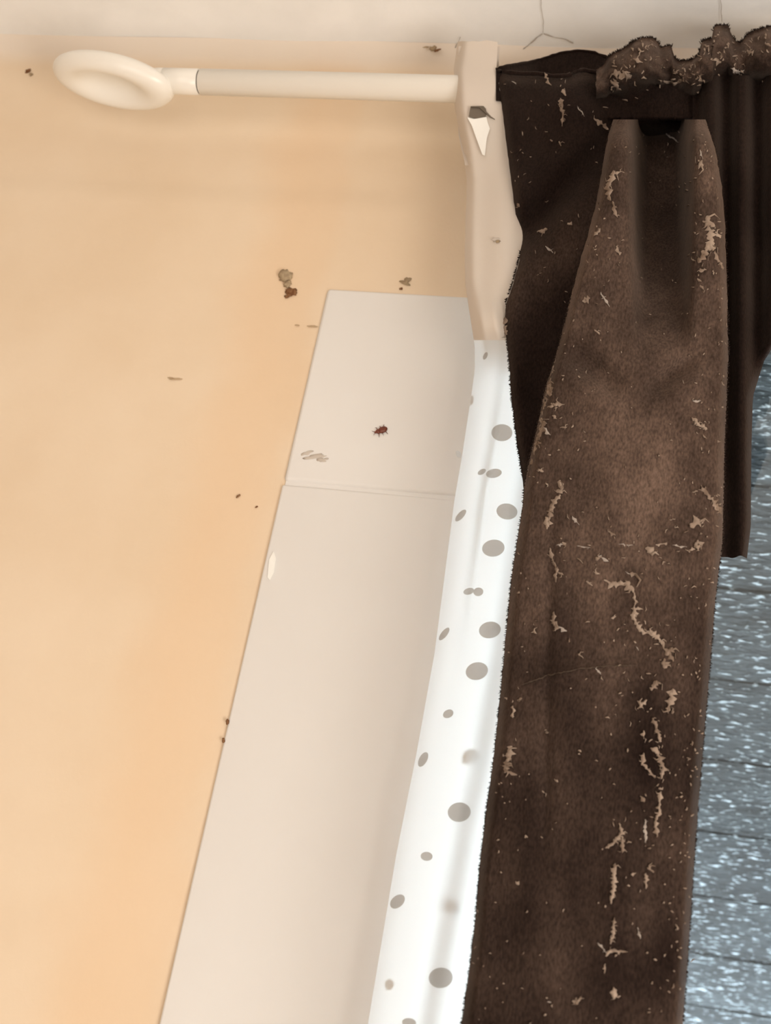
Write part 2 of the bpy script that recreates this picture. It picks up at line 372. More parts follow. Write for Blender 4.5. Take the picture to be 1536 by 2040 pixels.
# ---------------------------------------------------------------- curtain rod
RY = -0.06
rc = P(640, 170, RY); RZ = rc.z
xa, xb = P(335, 165, RY).x, 0.75
rod = empty('curtain_rod', (xa, RY, RZ)); tag(rod, 'white plastic curtain rod with oval flat finial under the ceiling', 'curtain rod')
def xrod(name, x0, x1, r, n=28):
    V, Fc = [], []
    prof = [(x0, r*0.9), (x0+0.0006, r), (x1-0.0006, r), (x1, r*0.9)]
    for x, rr in prof:
        for j in range(n):
            t = 2*math.pi*j/n; V.append(Vector((x, RY+rr*math.cos(t), RZ+rr*math.sin(t))))
    for i in range(3):
        for j in range(n): Fc.append((i*n+j, i*n+(j+1) % n, (i+1)*n+(j+1) % n, (i+1)*n+j))
    Fc.append(tuple(range(n))); Fc.append(tuple(3*n+j for j in range(n))[::-1])
    return obj(name, V, Fc, M['rod'], rod)
xs_ = P(398, 166, RY).x
xrod('sleeve', xa-0.004, xs_-0.0004, 0.0099)
xrod('pole', xs_+0.0004, xb, 0.0100)
# finial: flat oval pad with a raised rim around a dished middle
fc = P(226, 158, RY)
prof = [(0.0, 0.0005), (0.25, 0.0), (0.42, -0.0040), (0.56, -0.0098), (0.72, -0.0118), (0.86, -0.0104), (0.96, -0.006), (1.0, 0.0), (0.95, 0.0052), (0.8, 0.0085), (0.5, 0.0100), (0.0, 0.0105)]
V, Fc = [], []; n = 48
tilt = Euler((math.radians(6), math.radians(9), 0))
for (r, h) in prof:
    for j in range(n):
        t = 2*math.pi*j/n
        q = Vector((0.0535*r*math.cos(t), 0.029*r*math.sin(t), h*0.85)); q.rotate(tilt); V.append(fc+q)
for i in range(len(prof)-1):
    for j in range(n): Fc.append((i*n+j, (i+1)*n+j, (i+1)*n+(j+1) % n, i*n+(j+1) % n))
fo = obj('finial', V, Fc, M['rod'], rod)
sb = fo.modifiers.new('s', 'SUBSURF'); sb.levels = 1; sb.render_levels = 1
# neck between finial and sleeve
V, Fc = tube([fc+Vector((0.030, 0, 0)), fc+Vector((0.038, 0, 0)), Vector((xa+0.002, RY, RZ))], [0.0088, 0.0096, 0.0098], 20)
obj('neck', V, Fc, M['rod'], rod)
# slim bracket that carries the rod from the wall, hidden behind the curtains
V, Fc = tube([Vector((0.62, -0.002, RZ)), Vector((0.62, RY+0.006, RZ))], 0.006, 14); obj('wall_bracket', V, Fc, M['rod'], rod)

# ---------------------------------------------------------------- dotted sheer curtain
SL = [(80, 912), (140, 904), (215, 906), (300, 922), (360, 930), (500, 926), (565, 927), (600, 932), (690, 946), (740, 946), (800, 937), (900, 922), (1000, 905), (1100, 892), (1300, 866), (1500, 830), (1700, 790), (2040, 733), (2700, 610)]
def sheer_Y(px, py):
    L = lerp_list(SL, py); s = (px-L)/100.0
    low = sm(660, 760, py)
    yh = -0.0735 + 0.004*math.sin(s*5.0+0.6)*sm(250, 420, py)
    yh += 0.010*math.exp(-((s)/0.10)**2) + 0.012*math.exp(-max(0, s)/0.05)
    yh += 0.012*sm(215, 330, py)*(1-sm(330, 480, py))*0.6 - 0.004*math.exp(-((py-170)/45)**2)
    bul = math.exp(-((py-640)/48)**2); yh -= 0.015*bul*sm(0.0, 0.25, s)*(1-sm(0.45, 0.8, s))
    yl = -0.066 + 0.040*math.exp(-max(0, s)/0.32) - 0.003*math.sin(s*6.5-0.9+py*0.0012)
    yl += 0.0035*math.exp(-((s-0.62)/0.10)**2)*math.exp(-((py-1000)/220)**2)
    return yh*(1-low)+yl*low + 0.0012*noise.noise(Vector((px*0.012, py*0.006, 1)))
NR, NC = 190, 44
rows = [82+(2700-82)*i/(NR-1) for i in range(NR)]
sh = empty('sheer_curtain', P(900, 2690, -0.05)); tag(sh, 'white sheer curtain printed with grey dots hanging beside the brown curtain', 'curtain')
V = []
for y in rows:
    L = lerp_list(SL, y)
    top = 0
    for j in range(NC):
        u = j/(NC-1); x = L+u*lerp_list([(82, 80), (150, 86), (220, 105), (480, 150), (700, 160), (900, 200), (2700, 330)], y)
        yy = y + (3*noise.noise(Vector((x*0.05, 2, 0))) if y < 84 else 0)
        V.append(P(x, yy, sheer_Y(x, yy)))
kh = max(i for i, y in enumerate(rows) if y < 690)
obj('heading_tape', V[:(kh+1)*NC], grid_faces(kh+1, NC), M['sheer_head'], sh)
obj('cloth', V[kh*NC:], grid_faces(NR-kh, NC), M['sheer'], sh)
# back sheet of the rod pocket
V = []
for i in range(12):
    y = 86+(300-86)*i/11
    for j in range(16):
        x = lerp_list(SL, y)+2+j/15*82; pz = P(x, y, -0.072)
        V.append(Vector((pz.x, -0.047-0.022*(1-math.sin(min(1, i/4)*math.pi/2))+0.01*sm(8, 11, i)*-1, pz.z)))
obj('rod_pocket', V, grid_faces(12, 16), M['sheer_head'], sh)
# gap in the heading: brightness added as a white piece, dark slit as grey
def flat_poly(name, pts, yf, th, material, parent):
    V = [P(x, y, yf(x, y)-th) for x, y in pts]+[P(x, y, yf(x, y)+0.0004) for x, y in pts]; k = len(pts)
    return obj(name, V, [tuple(range(k))[::-1], tuple(range(k, 2*k))]+[(i, (i+1) % k, k+(i+1) % k, k+i) for i in range(k)], material, parent, smooth=False)
flat_poly('gap_bright', [(931, 234), (945, 237), (969, 233), (972, 245), (976, 256), (970, 275), (966, 310), (961, 308), (950, 278), (940, 250)], sheer_Y, 0.0030, M['bright'], sh)
flat_poly('gap_slit', [(934, 232), (936, 220), (938, 212), (963, 211), (968, 216), (970, 226), (968, 232), (950, 236)], sheer_Y, 0.0024, M['slit_dark'], sh)
V, Fc = tube([P(x, y, sheer_Y(x, y)-0.003) for x, y in ((938, 213), (956, 213), (966, 222), (977, 233), (986, 238))], [0.0005, 0.0008, 0.0008, 0.0006, 0.0003], 6)
obj('slit_edge', V, Fc, M['slit_dark'], sh)
DOTS = [(1000, 862, 21, 17, 0), (1010, 1019, 21, 16, 8), (983, 1092, 22.5, 17, -8), (976, 1255, 22, 16.5, -10), (950, 1337, 22.5, 17.5, -14),
        (915, 1618, 23, 19.5, -6), (878, 1948, 24, 20.5, -6),
        (918, 1027, 15, 6, -48), (885, 1263, 15.5, 6, -52), (893, 1422, 11, 8, -28), (843, 1513, 16, 8, -62), (850, 1706, 12, 9, 4), (792, 1796, 17, 11.5, -42), (815, 2037, 14, 9, 6),
        (984, 943, 16, 9, -10), (960, 940, 9, 5, -30), (934, 1178, 11, 6.5, -15), (953, 1179, 10, 8.5, -10), (967, 709, 8, 4, -65),
        (912, 2120, 24, 20, -6), (770, 2190, 15, 12, -40)]
BACK = [(943, 1517, 17, 16, -30), (907, 1816, 14, 15, 0), (782, 1965, 10, 11, 0), (914, 905, 8, 5, 60), (942, 800, 4, 9, 10), (995, 712, 14, 5, 0)]
def add_dot(cx_, cy_, rx, ry, a, dy):
    a = math.radians(a); n = 26; pts = []
    for rr in (0.5, 1.0):
        for j in range(n):
            t = 2*math.pi*j/n; ux, uy = rx*rr*math.cos(t), ry*rr*math.sin(t)
            x = cx_+ux*math.cos(a)-uy*math.sin(a); y = cy_+ux*math.sin(a)+uy*math.cos(a); pts.append(P(x, y, sheer_Y(x, y)+dy))
    pts.append(P(cx_, cy_, sheer_Y(cx_, cy_)+dy)); c = 2*n
    Fc = [(c, (j+1) % n, j) for j in range(n)]+[(j, (j+1) % n, n+(j+1) % n, n+j) for j in range(n)]
    obj('dot', pts, Fc, M['dot'], sh)
for d in DOTS: add_dot(*d, -0.0007)
for d in BACK: add_dot(*d, 0.004)

# ---------------------------------------------------------------- brown velvet curtain
vel = empty('velvet_curtain', P(1150, 2690, -0.1)); tag(vel, 'dusty dark brown velvet curtain with gathered heading and pleats covered in lint', 'curtain')
PL = [(238, 1222), (262, 1214), (300, 1206), (400, 1189), (480, 1168), (540, 1150), (620, 1130), (700, 1110), (770, 1087), (850, 1070), (910, 1056), (970, 1044), (1010, 1041), (1070, 1031), (1150, 1019), (1280, 1006), (1400, 995), (1500, 984), (1620, 968), (1720, 956), (1850, 945), (1930, 935), (2040, 919), (2700, 835)]
PR = [(238, 1406), (262, 1414), (300, 1426), (370, 1438), (450, 1445), (560, 1448), (700, 1452), (800, 1448), (900, 1444), (1000, 1442), (1080, 1440), (1140, 1432), (1200, 1425), (1330, 1415), (1500, 1400), (1650, 1388), (1800, 1378), (1920, 1370), (2040, 1361), (2700, 1312)]
def gline(px, py, a, b, w):
    """gaussian ridge along the segment a-b in the cloth's own chart"""
    ax, ay = a; bx, by = b; dx, dy = bx-ax, by-ay; l2 = dx*dx+dy*dy
    t = max(0, min(1, ((px-ax)*dx+(py-ay)*dy)/l2)); qx, qy = ax+t*dx, ay+t*dy
    return math.exp(-((px-qx)**2+(py-qy)**2)/(w*w))*math.sin(math.pi*min(1, max(0.08, t*0.84+0.08)))
def pleat_Y(px, py):
    L, Rr = lerp_list(PL, py), lerp_list(PR, py); t = (px-L)/(Rr-L)
    up = 1-sm(290, 750, py)
    Y = -0.138 + 0.008*sm(600, 1500, py)
    hol = math.exp(-(((px-1318)/52)**6))
    Y += 0.086*up*hol
    Y -= 0.010*up*(math.exp(-((t-0.14)/0.13)**2)+math.exp(-((t-0.86)/0.13)**2))
    c = 1-up
    Y += 0.010*c*(2*t-1)**2 + 0.004*c*math.sin(3.2*t+0.4)
    e = min(t, 1-t)                                   # rolled edges
    Y += 0.017*max(0, 1-max(0, e)/0.055)**2.2
    Y += 0.016*(1-sm(238, 285, py))                   # heads of the pleats tuck in under the heading
    Y += 0.0095*gline(px, py, (1128, 690), (1240, 790), 26) - 0.005*gline(px, py, (1110, 730), (1225, 815), 26)
    Y += 0.011*gline(px, py, (1290, 785), (1395, 705), 22) - 0.0025*gline(px, py, (1310, 815), (1410, 740), 26)
    Y -= 0.0022*gline(px, py, (1040, 1372), (1160, 1332), 10) + 0.0022*gline(px, py, (1130, 1338), (1320, 1324), 14)
    Y += 0.0012*math.exp(-((py-1085)/7)**2)*sm(1040, 1090, px)
    lf = 1098-0.02*(py-1000)
    Y += 0.0028*math.exp(-((px-lf)/13)**2)*sm(1000, 1120, py)*(1-sm(1500, 1800, py))
    Y += 0.0024*noise.noise(Vector((px*0.011, py*0.007, 4))) + 0.0007*noise.noise(Vector((px*0.045, py*0.035, 9)))
    return Y
NR, NC = 230, 84
V = []; PXY = []
for i in range(NR):
    y = 238+(2700-238)*(i/(NR-1))**1.12
    L, Rr = lerp_list(PL, y), lerp_list(PR, y)
    cols = []
    for j in range(NC):
        t = j/(NC-1); t = 0.5-0.5*math.cos(math.pi*t)*0.55-0.5*(1-2*t)*0.45
        fr = 2.2*noise.noise(Vector((y*0.16, 0 if t < .5 else 9, 5)))*(1 if t < 0.02 or t > 0.98 else 0)
        x = L+(Rr-L)*t+fr
        cols.append((x, y, pleat_Y(x, y)))
    # returns behind both edges so that the pleat has depth
    back = [P(L+5, y, -0.072)]
    V.append(P(L+26, y, -0.076)); V.append(P(L+5, y, -0.100))
    for x, yy, Y in cols: V.append(P(x, yy, Y))
    PXY += [(L, y)]*2+[(c[0], y) for c in cols]+[(Rr, y)]*2
    V.append(P(Rr-5, y, -0.100)); V.append(P(Rr-26, y, -0.072))
pleat = obj('pleat', V, grid_faces(NR, NC+4), M['velvet'], vel)
def pleat_dust_shade(k):  # dusty tone mixed with painted light: brighter middle, darker lower part and hollow
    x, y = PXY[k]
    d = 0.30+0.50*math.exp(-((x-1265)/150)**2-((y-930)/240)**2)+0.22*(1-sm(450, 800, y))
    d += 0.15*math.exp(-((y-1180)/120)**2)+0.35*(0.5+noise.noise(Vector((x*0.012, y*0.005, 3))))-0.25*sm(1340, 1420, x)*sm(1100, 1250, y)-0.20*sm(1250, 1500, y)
    d -= 0.28*math.exp(-(((x-1318)/60)**4))*(1-sm(420, 640, y))      # shade in the hollow of the pleat, painted in
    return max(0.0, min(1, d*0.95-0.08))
dust_shade(pleat, pleat_dust_shade)

# flat tab at the left, its rod pocket gaping at the top
TL = [(128, 990), (150, 989), (200, 1000), (300, 1012), (400, 1025), (480, 1037), (510, 1035), (560, 1022), (600, 1008), (640, 1005), (690, 1012), (800, 1020), (880, 1030), (950, 1041), (1050, 1050)]
def tab_Y(px, py):
    L = lerp_list(TL, py)
    Y = -0.087 + 0.006*sm(0, 1, (px-L)/200)
    dcr = (py-(500-(px-1035)*1.08))                   # diagonal fold
    Y += 0.006*math.exp(-((dcr+30)/40)**2) - 0.008*sm(-10, 60, dcr)*(1-sm(60, 320, dcr))*0.7
    Y += 0.010*max(0, 1-(px-L)/24)**2
    Y += 0.003*math.sin((px-L)*0.035) + 0.002*noise.noise(Vector((px*0.02, py*0.012, 7)))
    return Y
def rim_front(px): return lerp_list([(988, 141), (1040, 146), (1075, 146), (1100, 151), (1130, 150), (1160, 138), (1200, 146), (1260, 150)], px)
def rim_back(px): return lerp_list([(988, 137), (1010, 130), (1050, 124), (1090, 114), (1120, 104), (1155, 100), (1185, 104), (1210, 114), (1260, 125)], px)
V = []; TXY = []; NR, NC = 110, 40
for i in range(NR):
    for j in range(NC):
        f = i/(NR-1); y0 = 130+920*f
        L = lerp_list(TL, y0); x = L+(1262-L)*j/(NC-1)
        y = rim_front(x)+(1050-rim_front(x))*f
        x += 1.6*noise.noise(Vector((y*0.15, 3, 3))) if j == 0 else 0
        TXY.append((x, y)); V.append(P(x, y, tab_Y(x, y) + 0.006*(1-sm(0, 0.03, f))))
tb = obj('side_tab', V, grid_faces(NR, NC), M['velvet'], vel)
dust_shade(tb, lambda k: 0.32*math.exp(-((TXY[k][1]-(585-(TXY[k][0]-1035)*1.0))/60)**2)*sm(330, 420, TXY[k][1])+0.35*(1-sm(142, 165, TXY[k][1])))
V = []; NRb = 10                                        # back sheet of the pocket, joined to the front at the left edge
for i in range(NRb):
    for j in range(NC):
        x = 988+(1262-988)*j/(NC-1); yb = rim_back(x); yf = rim_front(x)+60; y = yb+(yf-yb)*i/(NRb-1)
        bulge = sm(0, 0.35, j/(NC-1)); V.append(P(x, y, -0.078+0.034*bulge))
obj('pocket_back', V, grid_faces(NRb, NC), M['velvet'], vel)
# rolled rim along the pocket mouth
rp = [P(x, rim_front(x)+1, tab_Y(x, rim_front(x))+0.002) for x in range(989, 1262, 7)]
V, Fc = tube(rp, [0.0016+0.0008*noise.noise(Vector((i*0.6, 1, 0))) for i in range(len(rp))], 8); obj('pocket_rim', V, Fc, M['velvet'], vel)
rp = [P(x, rim_back(x)+1, -0.078+0.034*sm(0, 0.35, (x-988)/274)) for x in range(989, 1262, 7)]
V, Fc = tube(rp, [0.0012+0.0006*noise.noise(Vector((i*0.6, 5, 0))) for i in range(len(rp))], 8); obj('pocket_rim', V, Fc, M['velvet'], vel)

# gathered heading above the pleats
HT = [(1190, 138), (1204, 128), (1214, 112), (1228, 104), (1243, 97), (1262, 82), (1280, 75), (1300, 76), (1312, 84), (1316, 96), (1328, 92), (1338, 91), (1341, 112), (1352, 122), (1378, 120), (1394, 106), (1398, 82), (1408, 78), (1419, 77), (1421, 56), (1428, 51), (1450, 50), (1456, 66), (1464, 82), (1475, 86), (1488, 70), (1505, 60), (1525, 55), (1545, 52), (1580, 64), (1620, 58), (1680, 70)]
def head_Y(px, py):
    top = lerp_list(HT, px); f = (py-top)/(300-top)
    Y = -0.088 - 0.014*math.sin(math.pi*min(1, max(0, f)/0.42))*(1 if f < 0.42 else 0)
    Y += 0.020*sm(0.28, 0.62, f)
    Y -= 0.008*math.cos((px-1265)*2*math.pi/135)*(1-sm(0.3, 0.8, f)*0.5)
    Y += 0.012*math.exp(-((px-1360)/34)**2)*sm(0.1, 0.3, f)
    Y += 0.030*(1-sm(0, 0.07, f))**2 + 0.034*sm(0.72, 1, f)
    Y += 0.006*noise.noise(Vector((px*0.03, py*0.03, 2)))*(1-sm(0.35, 0.7, f)) + 0.003*noise.noise(Vector((px*0.09, py*0.08, 8)))*(1-sm(0.3, 0.6, f))
    return Y
V = []; NR, NC = 46, 150
for i in range(NR):
    for j in range(NC):
        x = 1188+(1680-1188)*j/(NC-1); top = lerp_list(HT, x); f = i/(NR-1); y = top+(300-top)*f
        jx = 3*noise.noise(Vector((x*0.08, y*0.08, 31)))
        Y = head_Y(x, y)
        if y < 238: Y = min(Y, -0.0775)      # the front of the heading passes before the rod
        V.append(P(x+jx, y, Y))
n0 = len(V)
for i in range(6):                                      # back of the ruffle
    for j in range(NC):
        x = 1188+(1680-1188)*j/(NC-1); top = lerp_list(HT, x); V.append(P(x, top+i*18, -0.045+0.002*math.sin(x*0.05)))
Fc = grid_faces(NR, NC)+grid_faces(6, NC, n0)+[(j, j+1, n0+j+1, n0+j) for j in range(NC-1)]
hd = obj('heading', V, Fc, M['velvet'], vel)
dust_shade(hd, lambda k: (0.75*(1-sm(0.12, 0.42, (k//NC)/(NR-1))) if k < n0 else 0.2)*(0.7+0.6*noise.noise(Vector((k % NC*0.2, k//NC*0.3, 0)))))

# darker fold hanging behind the pleat on the right
BR = [(250, 1680), (330, 1660), (420, 1612), (520, 1640), (600, 1600), (660, 1560), (720, 1522), (790, 1500), (900, 1497), (1050, 1496), (1112, 1488)]
V = []; NR, NC = 60, 46
for i in range(NR):
    y = 150+(1110-150)*i/(NR-1); R_ = lerp_list(BR, y)
    for j in range(NC):
        x = 1380+(R_-1380)*j/(NC-1)
        Y = -0.068-0.020*(1-sm(300, 480, y))+0.010*math.cos((x-1478)*2*math.pi/62)*-1*0.7*(1-0.5*sm(600, 1000, y))+0.002*noise.noise(Vector((x*.02, y*.012, 3)))
        Y += 0.008*max(0, 1-(R_-x)/16)**2
        yy = y+(5*noise.noise(Vector((x*0.06, 1, 1))) if i == NR-1 else 0)
        V.append(P(x, yy, Y))
obj('back_fold', V, grid_faces(NR, NC), M['velvet'], vel)

# ---------------------------------------------------------------- lint on the velvet
def surf(px, py):
    L, Rr = lerp_list(PL, py), lerp_list(PR, py)
    if py > 238 and L-3 <= px <= Rr+3: return pleat_Y(max(L, min(Rr, px)), py)
    if px < 1215 and py > 138: return tab_Y(max(px, lerp_list(TL, py)), py)
    if py < 330 and px > 1190: return head_Y(px, max(py, lerp_list(HT, px)+1))
    return -0.07
PXM = 0.75/2500
def strand(pts, w, V, Fc, seed=0):
    """a ragged flake or strand of lint lying on the cloth; w = half width in px"""
    rg = random.Random(seed*7+1); q = []
    for (a, b) in zip(pts, pts[1:]):
        l = math.hypot(b[0]-a[0], b[1]-a[1]); k = max(2, int(l/3.2))
        for i in range(k): q.append((a[0]+(b[0]-a[0])*i/k, a[1]+(b[1]-a[1])*i/k))
    q.append(pts[-1]); n = len(q); b0 = len(V)
    x0, y0 = pts[0]; onp = y0 > 240 and lerp_list(PL, y0)-14 <= x0 <= lerp_list(PR, y0)+14   # it lies on the pleat
    for i, (x, y) in enumerate(q):
        dx, dy = q[min(i+1, n-1)][0]-q[max(i-1, 0)][0], q[min(i+1, n-1)][1]-q[max(i-1, 0)][1]
        l = math.hypot(dx, dy) or 1; nx_, ny_ = -dy/l, dx/l
        x += 2.4*noise.noise(Vector((i*0.35, seed*1.3, 8))); y += 2.0*noise.noise(Vector((i*0.35, seed*3.7, 0)))
        e = min(1, 0.25+0.75*min(i, n-1-i)/2.5)
        wl = e*w*max(0.25, 0.9+1.5*noise.noise(Vector((i*0.62, seed*2.1, 3))))*rg.choice((0.6, 0.9, 1.0, 1.3, 1.9))
        wr = e*w*max(0.25, 0.9+1.5*noise.noise(Vector((i*0.62, seed*2.9, 6))))*rg.choice((0.6, 0.9, 1.0, 1.3, 1.9))
        h = (0.5+0.9*rg.random())*min(w, 4)*PXM*0.8
        for (u, z) in ((-wl, 0.0), (-wl*0.35, -h), (wr*0.35, -h*rg.uniform(0.5, 1.1)), (wr, 0.0)):
            X_, Y_ = x+nx_*u, y+ny_*u
            if onp: X_ = max(lerp_list(PL, Y_)+4, min(lerp_list(PR, Y_)-4, X_))
            V.append(P(X_, Y_, surf(X_, Y_)-0.0003+z))
    Fc += grid_faces(n, 4, b0)
    for i in range(1, n-1):                             # wisps standing off it
        if rg.random() < 0.3:
            x, y = q[i]; a = rg.uniform(0, 6.28); l = rg.uniform(1.5, 3.4)*w
            e = [(x, y), (x+l*.6*math.cos(a), y+l*.6*math.sin(a)), (x+l*math.cos(a+.6), y+l*math.sin(a+.6))]
            if onp: e = [(max(lerp_list(PL, v)+3, min(lerp_list(PR, v)-3, u)), v) for u, v in e]
            tube([P(u, v, surf(u, v)-0.0007) for u, v in e], [w*PXM*.4, w*PXM*.3, w*PXM*.1], 4, V, Fc)
STR = [
 ([(1263, 1178), (1266, 1205)], 2.2), ([(1257, 1212), (1280, 1214)], 2.2), ([(1264, 1205), (1264, 1232), (1276, 1256), (1304, 1262), (1318, 1280), (1322, 1292)], 3.6),
 ([(1322, 1293), (1334, 1302), (1341, 1290)], 5.5), ([(1334, 1300), (1340, 1318)], 5.0), ([(1322, 1312), (1326, 1332)], 4.5), ([(1310, 1356), (1298, 1376)], 5), ([(1288, 1394), (1270, 1412)], 3.6), ([(1342, 1372), (1332, 1412)], 4.8), ([(1333, 1405), (1330, 1420)], 4),
 ([(1300, 1430), (1310, 1455), (1316, 1478)], 3), ([(1296, 1490), (1312, 1500), (1321, 1528), (1317, 1552)], 3.5), ([(1282, 1500), (1278, 1520), (1296, 1540), (1306, 1550)], 2.4), ([(1283, 1455), (1282, 1472)], 3),
 ([(1276, 1586), (1284, 1598)], 3.2), ([(1312, 1570), (1319, 1572)], 4.5), ([(1317, 1576), (1314, 1610), (1306, 1640), (1309, 1668)], 3), ([(1285, 1632), (1286, 1680)], 1.6),
 ([(1233, 1640), (1240, 1660), (1220, 1682), (1206, 1690)], 3.2), ([(1240, 1665), (1240, 1700)], 2.8), ([(1225, 1720), (1222, 1770), (1217, 1800)], 3.2), ([(1224, 1828), (1222, 1860), (1216, 1880)], 2.4), ([(1208, 1905), (1216, 1892), (1250, 1897)], 2.2), ([(1190, 1878), (1210, 1900)], 1.6), ([(1206, 1920), (1204, 1940)], 2.2), ([(1222, 1966), (1224, 1990)], 4), ([(1158, 1985), (1152, 1998), (1140, 1994)], 3),
 ([(1290, 1728), (1302, 1738)], 4), ([(1286, 1740), (1288, 1770)], 2.8), ([(1258, 1742), (1268, 1740)], 3),
 ([(1246, 1138), (1262, 1148)], 0.8), ([(1256, 1143), (1270, 1145)], 6.5), ([(1204, 1155), (1220, 1163), (1240, 1162), (1248, 1160)], 3.6), ([(1246, 1156), (1262, 1180)], 4.2), ([(1182, 1138), (1194, 1144)], 3),
 ([(1290, 1088), (1300, 1108)], 7), ([(1306, 1085), (1330, 1083)], 2.4), ([(1375, 1050), (1392, 1040), (1404, 1034)], 5.2), ([(1372, 1056), (1362, 1062)], 2.4), ([(1390, 1075), (1392, 1098)], 6), ([(1372, 1096), (1386, 1094)], 2.4), ([(1397, 1060), (1400, 1064)], 3.4),
 ([(1396, 966), (1412, 990), (1424, 1002), (1434, 1020)], 3.2), ([(1428, 1004), (1438, 1024)], 4), ([(1378, 980), (1390, 978)], 3), ([(1378, 831), (1390, 845), (1410, 855)], 2.6), ([(1380, 799), (1394, 799)], 2), ([(1400, 866), (1408, 874)], 3),
 ([(1096, 712), (1092, 745), (1086, 775), (1080, 800)], 4.6), ([(1094, 760), (1096, 790)], 4.8), ([(1086, 800), (1074, 826), (1068, 832)], 3.6), ([(1090, 812), (1112, 803), (1124, 806)], 3.4), ([(1078, 830), (1080, 850), (1072, 872)], 4.6), ([(1082, 850), (1096, 868)], 1.8), ([(1100, 828), (1110, 836)], 2.6), ([(1116, 852), (1130, 850)], 2.6), ([(1070, 870), (1064, 905)], 3.2), ([(1058, 912), (1048, 935), (1044, 960)], 3.2), ([(1072, 935), (1082, 940)], 2.6),
 ([(1116, 956), (1118, 980), (1108, 978)], 4), ([(1116, 985), (1100, 1006), (1094, 1030), (1090, 1055)], 4), ([(1086, 1030), (1092, 1050)], 4),
 ([(1096, 1092), (1098, 1110), (1108, 1130), (1108, 1160)], 2.4), ([(1120, 1080), (1128, 1090)], 2.4), ([(1186, 1112), (1200, 1110)], 3), ([(1190, 1106), (1212, 1118)], 1.8),
 ([(1212, 1058), (1226, 1066)], 2.2), ([(1140, 1028), (1154, 1046)], 2.0),
 ([(1022, 1405), (1022, 1430)], 3.2), ([(1018, 1486), (1012, 1510), (1006, 1540)], 5), ([(1008, 1536), (1030, 1544)], 2.4), ([(1030, 1396), (1040, 1392)], 2.2),
 ([(1102, 1218), (1104, 1248)], 3), ([(1112, 1248), (1130, 1258)], 2), ([(1062, 1256), (1068, 1262)], 3), ([(1152, 1302), (1162, 1312)], 2.4), ([(1186, 1332), (1198, 1344)], 1.8),
 ([(1225, 340), (1212, 372), (1216, 400)], 4), ([(1216, 348), (1240, 342)], 2.4), ([(1220, 400), (1230, 432)], 2.6), ([(1228, 490), (1234, 508)], 3.0), ([(1196, 455), (1184, 470)], 3.4), ([(1197, 582), (1214, 612)], 2.0), ([(1160, 600), (1176, 594)], 3.4), ([(1184, 657), (1194, 666)], 2.6),
 ([(1394, 300), (1400, 316)], 2.0), ([(1392, 326), (1402, 330)], 5.5), ([(1400, 440), (1424, 452)], 3.6), ([(1410, 430), (1416, 470), (1420, 500)], 6.0), ([(1416, 480), (1402, 508), (1392, 524)], 4.6), ([(1424, 500), (1432, 520), (1442, 534)], 2.6), ([(1386, 520), (1378, 516)], 2.4), ([(1390, 540), (1408, 536)], 3.6), ([(1426, 462), (1436, 474)], 4), ([(1394, 568), (1402, 578)], 2.6), ([(1390, 555), (1398, 560)], 3),
 ([(1445, 580), (1450, 586)], 3), ([(1448, 640), (1452, 660)], 3), ([(1436, 760), (1444, 768)], 3),
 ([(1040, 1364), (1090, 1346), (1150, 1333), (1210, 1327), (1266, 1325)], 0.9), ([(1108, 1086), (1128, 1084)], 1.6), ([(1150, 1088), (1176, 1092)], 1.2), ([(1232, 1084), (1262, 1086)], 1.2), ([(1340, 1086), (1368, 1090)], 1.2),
 ([(1148, 1112), (1162, 1122)], 2.2), ([(1112, 1140), (1122, 1146)], 2.4), ([(1168, 1158), (1180, 1166)], 2.4), ([(1096, 1236), (1110, 1244), (1106, 1256)], 3), ([(1218, 1232), (1228, 1228)], 3), ([(1266, 1288), (1272, 1296)], 2), ([(1104, 1552), (1112, 1558)], 3), ([(1080, 1576), (1086, 1580)], 2.6), ([(1026, 1756), (1034, 1762)], 3.2), ([(1046, 1664), (1052, 1668)], 2.4), ([(1270, 1848), (1276, 1870)], 2), ([(1346, 1840), (1352, 1850)], 2.6), ([(1090, 1995), (1098, 1997)], 2),
 # heading and tab
 ([(1215, 150), (1235, 145), (1252, 155)], 4), ([(1262, 118), (1280, 124)], 3.4), ([(1200, 166), (1210, 170)], 4), ([(1216, 160), (1238, 180)], 3.4), ([(1240, 142), (1256, 158)], 5), ([(1310, 160), (1345, 166), (1364, 160), (1372, 166)], 2.2), ([(1392, 150), (1400, 164)], 3), ([(1420, 120), (1436, 124)], 3.4), ([(1456, 136), (1470, 144), (1484, 140)], 2.0), ([(1488, 100), (1500, 106)], 4), ([(1395, 196), (1404, 200)], 3), ([(1265, 195), (1276, 200)], 3),
 ([(1420, 218), (1440, 232), (1462, 252), (1490, 274), (1526, 290)], 1.6), ([(1318, 228), (1330, 246)], 1.6), ([(1322, 262), (1352, 284)], 1.2),
 ([(1084, 144), (1094, 165), (1100, 170)], 2.2), ([(1120, 178), (1126, 190)], 3.2), ([(1116, 195), (1122, 230), (1120, 252)], 2.4), ([(1150, 210), (1164, 232)], 1.0), ([(1020, 162), (1028, 166)], 2), ([(1096, 278), (1100, 282)], 3), ([(1114, 282), (1118, 290)], 3), ([(1184, 236), (1200, 248), (1212, 258)], 3.2), ([(1030, 405), (1036, 412)], 3), ([(1070, 462), (1092, 456)], 3), ([(1086, 490), (1102, 504)], 2), ([(1130, 445), (1140, 448)], 3), ([(1006, 632), (1000, 650), (1010, 668)], 3.0),
]
for k, (pts, w) in enumerate(STR):
    V, Fc = [], []; strand(pts, w*1.18, V, Fc, k)
    pale = w < 2.1
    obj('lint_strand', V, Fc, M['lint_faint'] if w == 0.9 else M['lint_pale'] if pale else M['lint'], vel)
rng = random.Random(11)
V, Fc = [], []
